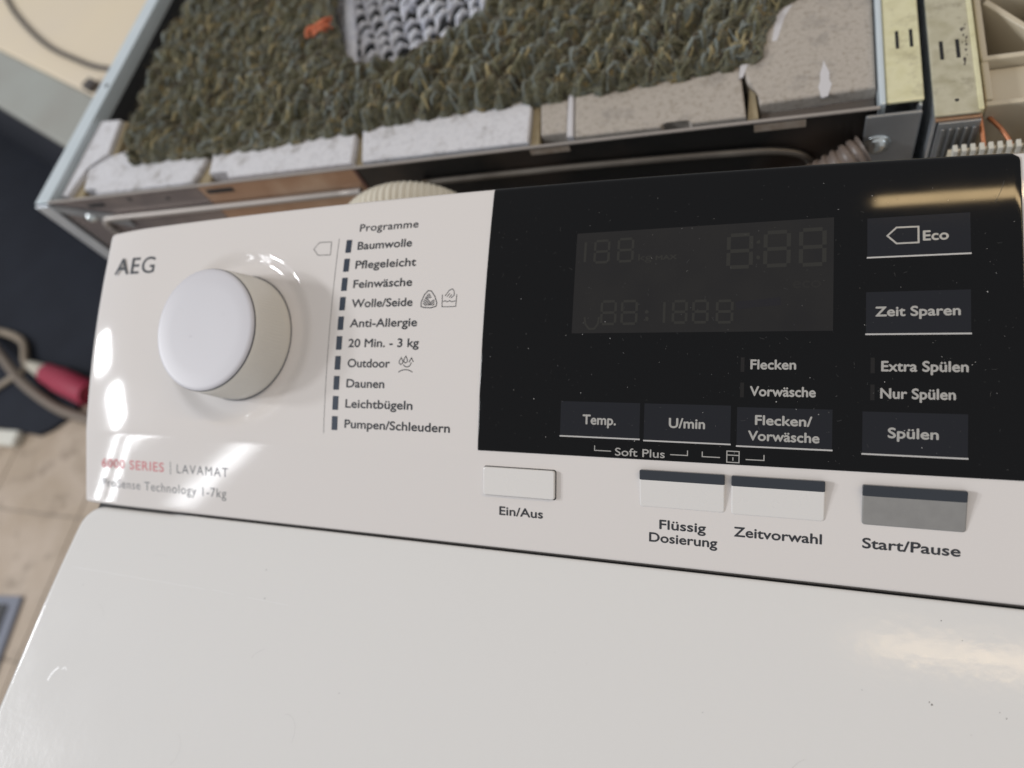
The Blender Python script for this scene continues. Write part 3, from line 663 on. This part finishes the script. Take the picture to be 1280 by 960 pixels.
def vnoise(X, Y, sc, seed):
    r = np.random.default_rng(seed); G = r.random((260, 260)) * 2 - 1
    x, y = X / sc + 20, Y / sc + 20; i, j = np.floor(x).astype(int) % 258, np.floor(y).astype(int) % 258
    fx, fy = x - np.floor(x), y - np.floor(y); fx = fx * fx * (3 - 2 * fx); fy = fy * fy * (3 - 2 * fy)
    return (G[i, j] * (1 - fx) + G[i + 1, j] * fx) * (1 - fy) + (G[i, j + 1] * (1 - fx) + G[i + 1, j + 1] * fx) * fy
def rug_height(X, Y):
    wx = X + 4.6 * vnoise(X, Y, 26, 1) + 2.0 * vnoise(X, Y, 9, 2); wy = Y + 4.4 * vnoise(X, Y, 24, 3) + 2.0 * vnoise(X, Y, 8, 4) - .03 * X
    PA, PB = 13.8, 21.0
    h = np.zeros(X.shape); best = np.zeros(X.shape); twist = np.zeros(X.shape)
    row0 = np.floor(wy / PB)
    for dj in (-1, 0, 1):
        j = row0 + dj; jm = j.astype(int) % 97
        col0 = np.floor(wx / PA - .5 * (jm % 2))
        for di in (-1, 0, 1):
            i = col0 + di; im = i.astype(int) % 89
            rj = np.sin(im * 12.9898 + jm * 78.233) * 43758.5453; r1 = rj - np.floor(rj); r2 = r1 * 7.31 - np.floor(r1 * 7.31); r3 = r1 * 17.7 - np.floor(r1 * 17.7)
            dx = wx - (i + .5 + .5 * (jm % 2) + (r1 - .5) * .34) * PA; dy = wy - (j + .5 + (r2 - .5) * .3) * PB
            lean = .38 + .5 * (r3 - .5)
            px = (dx - lean * dy) / (5.7 + 1.7 * r2); py = dy / (12.5 + 4 * r1)
            q = np.clip(1 - px * px - py * py, 0, 1)
            b = np.sqrt(q) * (.8 + .35 * r3)
            t = np.sin((px * 6.0 + py * 5.5) * 1.35 + 6 * r1)
            twist = np.where(b > best, t * q, twist); best = np.maximum(best, b)
    h = 10.5 * best + 1.15 * twist
    h += 1.0 * vnoise(X, Y, 5.0, 7) + .7 * vnoise(X, Y, 2.4, 8) + .45 * vnoise(X, Y, 1.3, 9)
    return h
def rug_base(X, Y):
    return -2.0 + 2.2 * np.sin(X * .021 + 1) + 1.5 * np.sin(Y * .05 + X * .013)
STEP = 1.15
ax = np.arange(50, 580, STEP); by = np.arange(22, 300, STEP)
XX, YY = np.meshgrid(ax, by, indexing='ij')
HH = rug_height(XX, YY)
D = np.minimum(sdist(XX, YY, RUG) + 9.0, -sdist(XX, YY, HOLE) + 1.0) + .35 * (HH - 4)
ZZ = rug_base(XX, YY) - 2.2 + HH
fall = np.clip(1 - D / 11.0, 0, 1); ZZ = np.maximum(ZZ - 8.0 * fall ** 2.2, np.where(D < 16, -1.5, -99))
idx = -np.ones(XX.shape, int); ok = D > 0
idx[ok] = np.arange(ok.sum())
rv = [(x * MM, y * MM, z * MM) for x, y, z in zip(XX[ok], YY[ok], ZZ[ok])]
q = np.stack([idx[:-1, :-1], idx[1:, :-1], idx[1:, 1:], idx[:-1, 1:]], -1).reshape(-1, 4); q = q[(q >= 0).all(1)]
me = bpy.data.meshes.new('knit_surface'); me.from_pydata(rv, [], q.tolist()); me.update()
bm = bmesh.new(); bm.from_mesh(me); be = [e for e in bm.edges if e.is_boundary]; ex = bmesh.ops.extrude_edge_only(bm, edges=be)
for v in ex['geom']:
    if isinstance(v, bmesh.types.BMVert): v.co.z -= .009
bm.to_mesh(me); bm.free()
obj('knit_surface', me, M_yarn, RG, smooth=True)
# single yarn plies lying over the stitches
def zat(x, y):
    i = int(round((x - 50) / STEP)); j = int(round((y - 22) / STEP))
    if 0 <= i < XX.shape[0] and 0 <= j < XX.shape[1] and D[i, j] > .6: return float(ZZ[i, j])
    return None
plies = {k: bmesh.new() for k in range(4)}
for k in range(5200):
    x = random.uniform(60, 572); y = random.uniform(28, 215); an = .36 + .45 * noise.noise(Vector((x * .02, y * .02, 1))) + random.gauss(0, .28)
    if random.random() < .18: an -= 1.0
    L = random.uniform(8, 19); cv = random.uniform(-.05, .05); pts = []; n = 8
    for q_ in range(n):
        t = (q_ / (n - 1) - .5) * L; a_ = an + cv * t
        px_, py_ = x + math.sin(a_) * t, y + math.cos(a_) * t; zz = zat(px_, py_)
        if zz is None: pts = []; break
        pts.append([px_, py_, zz])
    if not pts: continue
    zs = [p[2] for p in pts]
    for q_ in range(n):     # a taut ply bridges small dips and dives in at its ends
        m_ = sum(zs[max(0, q_ - 1):q_ + 2]) / len(zs[max(0, q_ - 1):q_ + 2]); e_ = abs(q_ / (n - 1) - .5) * 2
        pts[q_][2] = max(m_, zs[q_]) + .35 - 2.6 * e_ ** 4
    r_ = random.uniform(.55, 1.15)
    tube(plies[random.choice((0, 0, 0, 0, 1, 2, 2, 2, 3, 3))], pts, [r_ * w_ for w_ in (.6, .9, 1, 1.1, 1.1, 1, .9, .6)], 5, False)
for k, ramp_ in enumerate(([(.35, (0.109, 0.109, 0.068)), (.6, (0.218, 0.211, 0.130))], [(.35, (0.262, 0.229, 0.123)), (.6, (0.437, 0.366, 0.198))],
                           [(.35, (0.153, 0.178, 0.167)), (.6, (0.262, 0.292, 0.272))], [(.35, (0.049, 0.043, 0.029)), (.6, (0.098, 0.080, 0.049))])):
    o_ = obj('yarn_plies', plies[k], yarn_material('ply_wool_%d' % k, ramp_, 140), RG); o_['kind'] = 'stuff'
    o_['label'] = ('olive', 'yellowish tan', 'grey green', 'dark brown')[k] + ' yarn plies of the rug'
# wool fuzz
fv, ff = [], []
cand = np.argwhere(ok & (D > 1.5)); pick = cand[rng.integers(0, len(cand), 90000)]
for (i, j) in pick:
    if HH[i, j] < 3 and random.random() < .6: continue
    d = Vector((random.gauss(0, 1), random.gauss(0, 1), abs(random.gauss(.35, .4)))).normalized(); L = random.uniform(1.5, 5.5)
    bend = Vector((random.gauss(0, .7), random.gauss(0, .7), random.gauss(-.2, .4)))
    p0 = Vector((XX[i, j], YY[i, j], ZZ[i, j] - .3)); w = d.cross(Vector((random.random(), random.random(), random.random()))).normalized() * random.uniform(.06, .17)
    pts = [p0, p0 + d * L * .5, p0 + (d + bend * .6).normalized() * L]; i0 = len(fv)
    for p in pts: fv += [(p - w) * MM, (p + w) * MM]
    ff += [(i0, i0 + 1, i0 + 3, i0 + 2), (i0 + 2, i0 + 3, i0 + 5, i0 + 4)]
me = bpy.data.meshes.new('wool_fuzz'); me.from_pydata(fv, [], ff); fz = obj('wool_fuzz', me, M_fuzz, RG); fz['kind'] = 'stuff'; fz['label'] = 'loose wool fuzz on the rug'
bm = bmesh.new()
for k in range(12):
    x, y = 214 + random.uniform(-3, 8), 124 + random.uniform(-3, 9); e = random.uniform(-3, 3)
    tube(bm, spline([(x, y, 6.5), (x + 3 + e, y + 3, 8.5 + random.uniform(-1, 1.5)), (x + 7 + e, y + 7 - e, 7.5), (x + 9 - e, y + 9 + e, 4)], 8), random.uniform(.45, .9), 6)
obj('orange_yarn_tuft', bm, M_orange, RG, 'orange yarn tuft near the opening')
# pale blue knitted cloth seen through the opening
bm = bmesh.new()
for j in range(15):
    for i in range(20):
        a = 160 + i * 13.5 + (j % 2) * 6.7 + random.uniform(-2, 2); b = 92 + j * 13.5 + random.uniform(-2, 2)
        if not inside((a, b), [(226, 112), (262, 98), (372, 98), (372, 290), (150, 290), (196, 190)]): continue
        z = -25 + 2 * math.sin(a * .05) + random.uniform(-1.5, 1.5)
        L = random.uniform(10.5, 15)
        tube(bm, [(a - .3 * L, b - L * .55, z - 5), (a - .14 * L, b - L * .2, z + .6), (a + .1 * L, b + L * .2, z + 1), (a + .3 * L, b + L * .55, z - 5)], [.9, random.uniform(1.9, 2.9), random.uniform(2.0, 3.0), .9], 8)
tube(bm, spline([(238, 112, -24), (228, 150, -20), (210, 200, -21), (190, 270, -23)], 14), 5.2, 8, flat=.6)
cl = obj('pale_knit_cloth', bm, M_yarn2); cl.location = ORG; cl.rotation_euler = TILT
tag(cl, 'pale blue open-knit cloth seen through the gap in the olive rug', 'cloth')
# hose between the machines, and a tube shaped for a hose reflection
def hose(name, path, r, pitch, amp, m, sides=20):
    bm = bmesh.new(); L = [0]
    for p, q in zip(path[:-1], path[1:]): L.append(L[-1] + (q - p).length)
    tube(bm, path, [r + amp * (1 if math.sin(2 * math.pi * l / pitch) > 0 else -.6) for l in L], sides); return obj(name, bm, m, smooth=True)
pth = []
for k in range(361):
    q = R(-15 + 210 * k / 360); pth.append(Vector((113 + 30 * math.cos(q), 183 + 6 * math.cos(q), -52 + 32 * math.sin(q))))
h1 = hose('drain_hose', pth, 16.5, 2.4, .35, M_cream, 28); tag(h1, 'cream corrugated drain hose looping up behind the programme list end of the panel', 'hose')
pth = [Vector(p) for p in spline([(300, 214, -110), (312, 212, -72), (328, 212, -60), (344, 214, -50), (356, 219, -46)], 120)]
h2 = hose('hose_reflection', pth, 8.5, 4.2, .7, M_hosereflection, 20); tag(h2, 'taupe ribbed tube modelled for a hose reflection in the steel, beside the housing corner screw', 'hose')  # reflection in the steel sheet, built as a solid ribbed tube

# ------------------------------------------------------------------ second housing at the right
CB = empty('open_housing', ORG, TILT)
tag(CB, 'second open housing with dull yellow zinc flange, beside the gap at the right edge', 'housing')
bm = bmesh.new(); box(bm, 600.5, 618.5, -9, LB, -1.2, .4, 0, .6); f2 = obj('rim_flange', bm, M_yellow2, CB)
for a_ in (604.6, 611.2):
    for b_ in (25, 150): bxo('flange_slot', M_gap, f2, a_, a_ + 1.6, b_, b_ + 12, .2, .46, 0)
bm = bmesh.new(); box(bm, 617.4, 619.6, -8, LB, -12, .9, 0, .5); obj('flange_lip', bm, M_yellow, CB)
for k in range(13):
    bm = bmesh.new(); b = blob(615.2 + random.uniform(-1.2, .8), random.uniform(20, 48), random.uniform(.25, .8), 2.0, 0, 7); prism(bm, b, .38, .44); obj('wear_mark', bm, M_speck, f2)
bm = bmesh.new(); bmesh.ops.create_circle(bm, cap_ends=True, segments=12, radius=.0009, matrix=Matrix.Translation((.6095, -.001, .00046))); obj('flange_hole', bm, M_gap, f2)
bm = bmesh.new(); box(bm, 600.5, 602, -8, LB, DEP, -1.4, 0, 0); obj('side_wall', bm, M_zinc, CB)
bxo('corner_bracket', M_bracket, CB, 602.3, 619, -11, -9.4, -60, -3, .5)
for k in range(5): bxo('bracket_rib', M_bracket, CB, 603.6 + 3.1 * k, 605.0 + 3.1 * k, -12, -11, -58, -6, .3)
bxo('brown_strip', M_copperish, CB, 601, 619, -10, -8, -3, -1.6, .2)
bxo('inner_board', mat('tan_board', (0.34, 0.25, 0.15, 1), .6, var=(0.26, 0.18, 0.1, 1), vscale=30), CB, 620, 900, -30, LB, -42, -40, 0)
bxo('side_wall', M_zinc, CB, 900, 901, -8, LB, DEP, -1, 0)
bxo('front_wall', M_zinc, CB, 619.5, 899.8, -31, -30, DEP, -43, .2)
bxo('rear_wall', M_zinc, CB, 602.2, 899.8, LB + .5, LB + 1.5, DEP, -1.4, .2)
# plastic container inside it
PC = empty('plastic_tray', ORG, TILT); tag(PC, 'cream plastic moulded tray inside the second housing at the right edge', 'tray')
for q in ((622, 760, 0, 3, -34, -6), (622, 760, 26, 29, -34, -4), (622, 760, 70, 73, -34, -4), (622, 625, 3, 120, -34, -5), (650, 653, 29, 70, -34, -4), (672, 675, 3, 120, -34, -4), (622, 760, 118, 121, -34, -4)):
    bxo('tray_wall', M_pvc, PC, *q, .8)
bxo('tray_floor', M_pvcin, PC, 622.5, 759, 1, 120, -36, -34.3, .3)
bxo('tray_front', M_pvc, PC, 624, 759.5, 4, 25.5, -14, -9, 1.5)
bxo('tray_cover', M_pvc, PC, 626, 671, 74, 117, -12, -8, 1.5)
bxo('tray_insert', M_pvcin, PC, 655, 671, 34, 60, -32, -14, 2)
bm = bmesh.new(); prism(bm, [(626, 66), (649, 34), (649, 38), (628, 69)], -30, -6, .5); obj('tray_rib', bm, M_pvc, PC)
for nm, lab, pts in (('copper_wire', 'left one of two copper coloured wires below the plastic tray', [(619.5, 12, -7), (620, 0, -9), (621, -14, -12), (622, -30, -20), (624, -60, -60)]),
                ('copper_wire', 'right one of two copper coloured wires below the plastic tray', [(624, 2, -14), (630, -10, -14), (634, -22, -18), (637, -40, -34), (640, -60, -60)])):
    bm = bmesh.new(); tube(bm, spline(pts, 20), 1.0, 8); o_ = obj(nm, bm, M_copper, smooth=True); o_.location = ORG; o_.rotation_euler = TILT; tag(o_, lab, 'wire', 'copper wires')
TB = empty('terminal_comb', ORG, TILT); tag(TB, 'row of small cream teeth just above the right end of the panel', 'connector')
bxo('comb_base', M_pvc, TB, 607, 690, -23, -18, -40, -12, .4)
for k in range(24): bxo('comb_tooth', M_whitepl, TB, 608 + 3.4 * k, 609.9 + 3.4 * k, -24, -20, -11.9, -7.2, .3)

# ------------------------------------------------------------------ floor and things at the left
FZ = -868.0
bm = bmesh.new(); box(bm, -3600, 1400, -1500, 2800, FZ - 30, FZ - 2.2); fl_ = obj('floor', bm, M_grout); fl_['kind'] = 'structure'
tile_me = None
TS = 298.0
for i in range(-8, 4):
    for j in range(-4, 6):
        x0 = -1130 + (i + 4) * 300 - 0; y0 = 130 + (j - 0) * 300
        bm = bmesh.new(); box(bm, 0, 296.5, 0, 296.5, -4.5, 0, 0, 1.5)
        if tile_me is None:
            tile_me = bpy.data.meshes.new('tile'); bm.to_mesh(tile_me); tile_me.materials.append(M_tile)
        bm.free()
        t_ = bpy.data.objects.new('tile', tile_me); COL.objects.link(t_); t_.parent = fl_; t_.location = ((x0 + 2) * MM, (y0 + 2) * MM, FZ * MM)
# tiles share mesh but need varied grain: use world-varying coordinates through the object's location
nt = M_tile.node_tree
geo = nt.nodes.new('ShaderNodeNewGeometry')
for n in nt.nodes:
    if n.type == 'TEX_NOISE': nt.links.new(geo.outputs['Position'], n.inputs['Vector'])
# low beige-topped cabinet with a cable on it
LC = empty('low_cabinet', (-1.006, 0.745, FZ * MM), (0, 0, math.atan2(-.459, .888)))
tag(LC, 'low beige-topped cabinet with a broad grey edge, beyond the open housing at upper left', 'cabinet')
zt = -300 - FZ
bxo('carcass', M_navy, LC, -1600, 480, 6, 900, 0, zt - 30, 0)
bxo('edge_strip', M_greyedge, LC, -1600, 490, 0, 95, zt - 29, zt - 4, 3)
bxo('top_board', M_beige, LC, -1600, 490, 95.5, 910, zt - 29, zt, 3)
bxo('catch', M_cable, LC, 195, 222, 97, 118, zt, zt + 12, 3)
bm = bmesh.new(); tube(bm, spline([(-1420, 1290, -296), (-1217, 1080, -296), (-1100, 979, -296), (-974, 888, -296), (-870, 831, -296), (-771, 787, -296), (-640, 760, -296), (-520, 770, -296)], 50), 4, 8)
tag(obj('thin_cable', bm, M_cable, smooth=True), 'thin dark cable curving over the beige cabinet top', 'cable')
# navy mat, plug, cables, white strip
NM = empty('rubber_mat', (-1.6, 0.6, FZ * MM)); tag(NM, 'thick dark navy rubber mat on the tiles at the left edge', 'mat')
bm = bmesh.new(); prism(bm, [(-3000, 340), (-1520, 325), (-1360, 312), (-1325, 330), (-1290, 358), (-1240, 440), (-1150, 640), (-600, 1500), (-3000, 2500)], 0.5, 14, 3)
for v in bm.verts: v.co += Vector((1.6, -.6, 0))
obj('mat_sheet', bm, M_navy, NM)
bxo('edge_bar', M_whitepl, NM, -200, 180, -322, -282, 0.6, 22, 6, 'white bar along the front edge of the dark mat')
PG = empty('power_plug', (-1.30, .44, (FZ + 16) * MM)); tag(PG, 'red industrial power plug with tan cable lying on the dark mat', 'plug')
def wtube(name, m, pts, r, par, sides=14):
    bm = bmesh.new(); tube(bm, pts, r, sides); o = obj(name, bm, m, par, smooth=True); return rebase(par, o)
ax0, ax1 = Vector((-1385, 462, FZ + 44)), Vector((-1200, 408, FZ + 44))
ln = lambda t: tuple(ax0 + (ax1 - ax0) * t)
wtube('plug_body', M_plug, [ln(.0), ln(.04), ln(.3), ln(.32), ln(.95), ln(1)], [20, 26, 28, 31, 31, 27], PG, 20)
wtube('cable_gland', M_plug2, [ln(-.42), ln(-.35), ln(-.1), ln(.0)], [9, 13, 19, 22], PG, 16)
wtube('plug_cable', M_tancable, spline([ln(-.4), (-1500, 500, FZ + 34), (-1560, 560, FZ + 26), (-1660, 590, FZ + 26), (-1800, 600, FZ + 26), (-2100, 640, FZ + 26)], 40), 10, PG)
bm = bmesh.new(); tube(bm, spline([(-1900, 660, FZ + 50), (-1700, 575, FZ + 48), (-1540, 490, FZ + 58), (-1440, 430, FZ + 50), (-1340, 385, FZ + 26), (-1240, 360, FZ + 26), (-1100, 340, FZ + 14)], 50), 12, 12)
tag(obj('brown_cable', bm, M_tancable2, smooth=True), 'thick brown cable crossing over the tan one in front of the red plug', 'cable')
bm = bmesh.new(); tube(bm, spline([(-1490, 500, FZ + 22), (-1540, 455, FZ + 22), (-1620, 400, FZ + 22), (-1750, 330, FZ + 22)], 30), 8, 10)
tag(obj('short_cable', bm, M_tancable, smooth=True), 'tan cable branching down to the left edge below the brown cable', 'cable')
DM = empty('door_mat', (-1.3, -.3, FZ * MM)); tag(DM, 'dark grey ribbed door mat with blue-grey border at the lower left edge', 'mat')
DM.rotation_euler = (0, 0, R(6))
bxo('mat_border', M_mat2, DM, -500, 140, -500, 240, .5, 8, 2)
bxo('mat_pile', M_mat1, DM, -475, 112, -475, 222, 8.2, 12, 2)
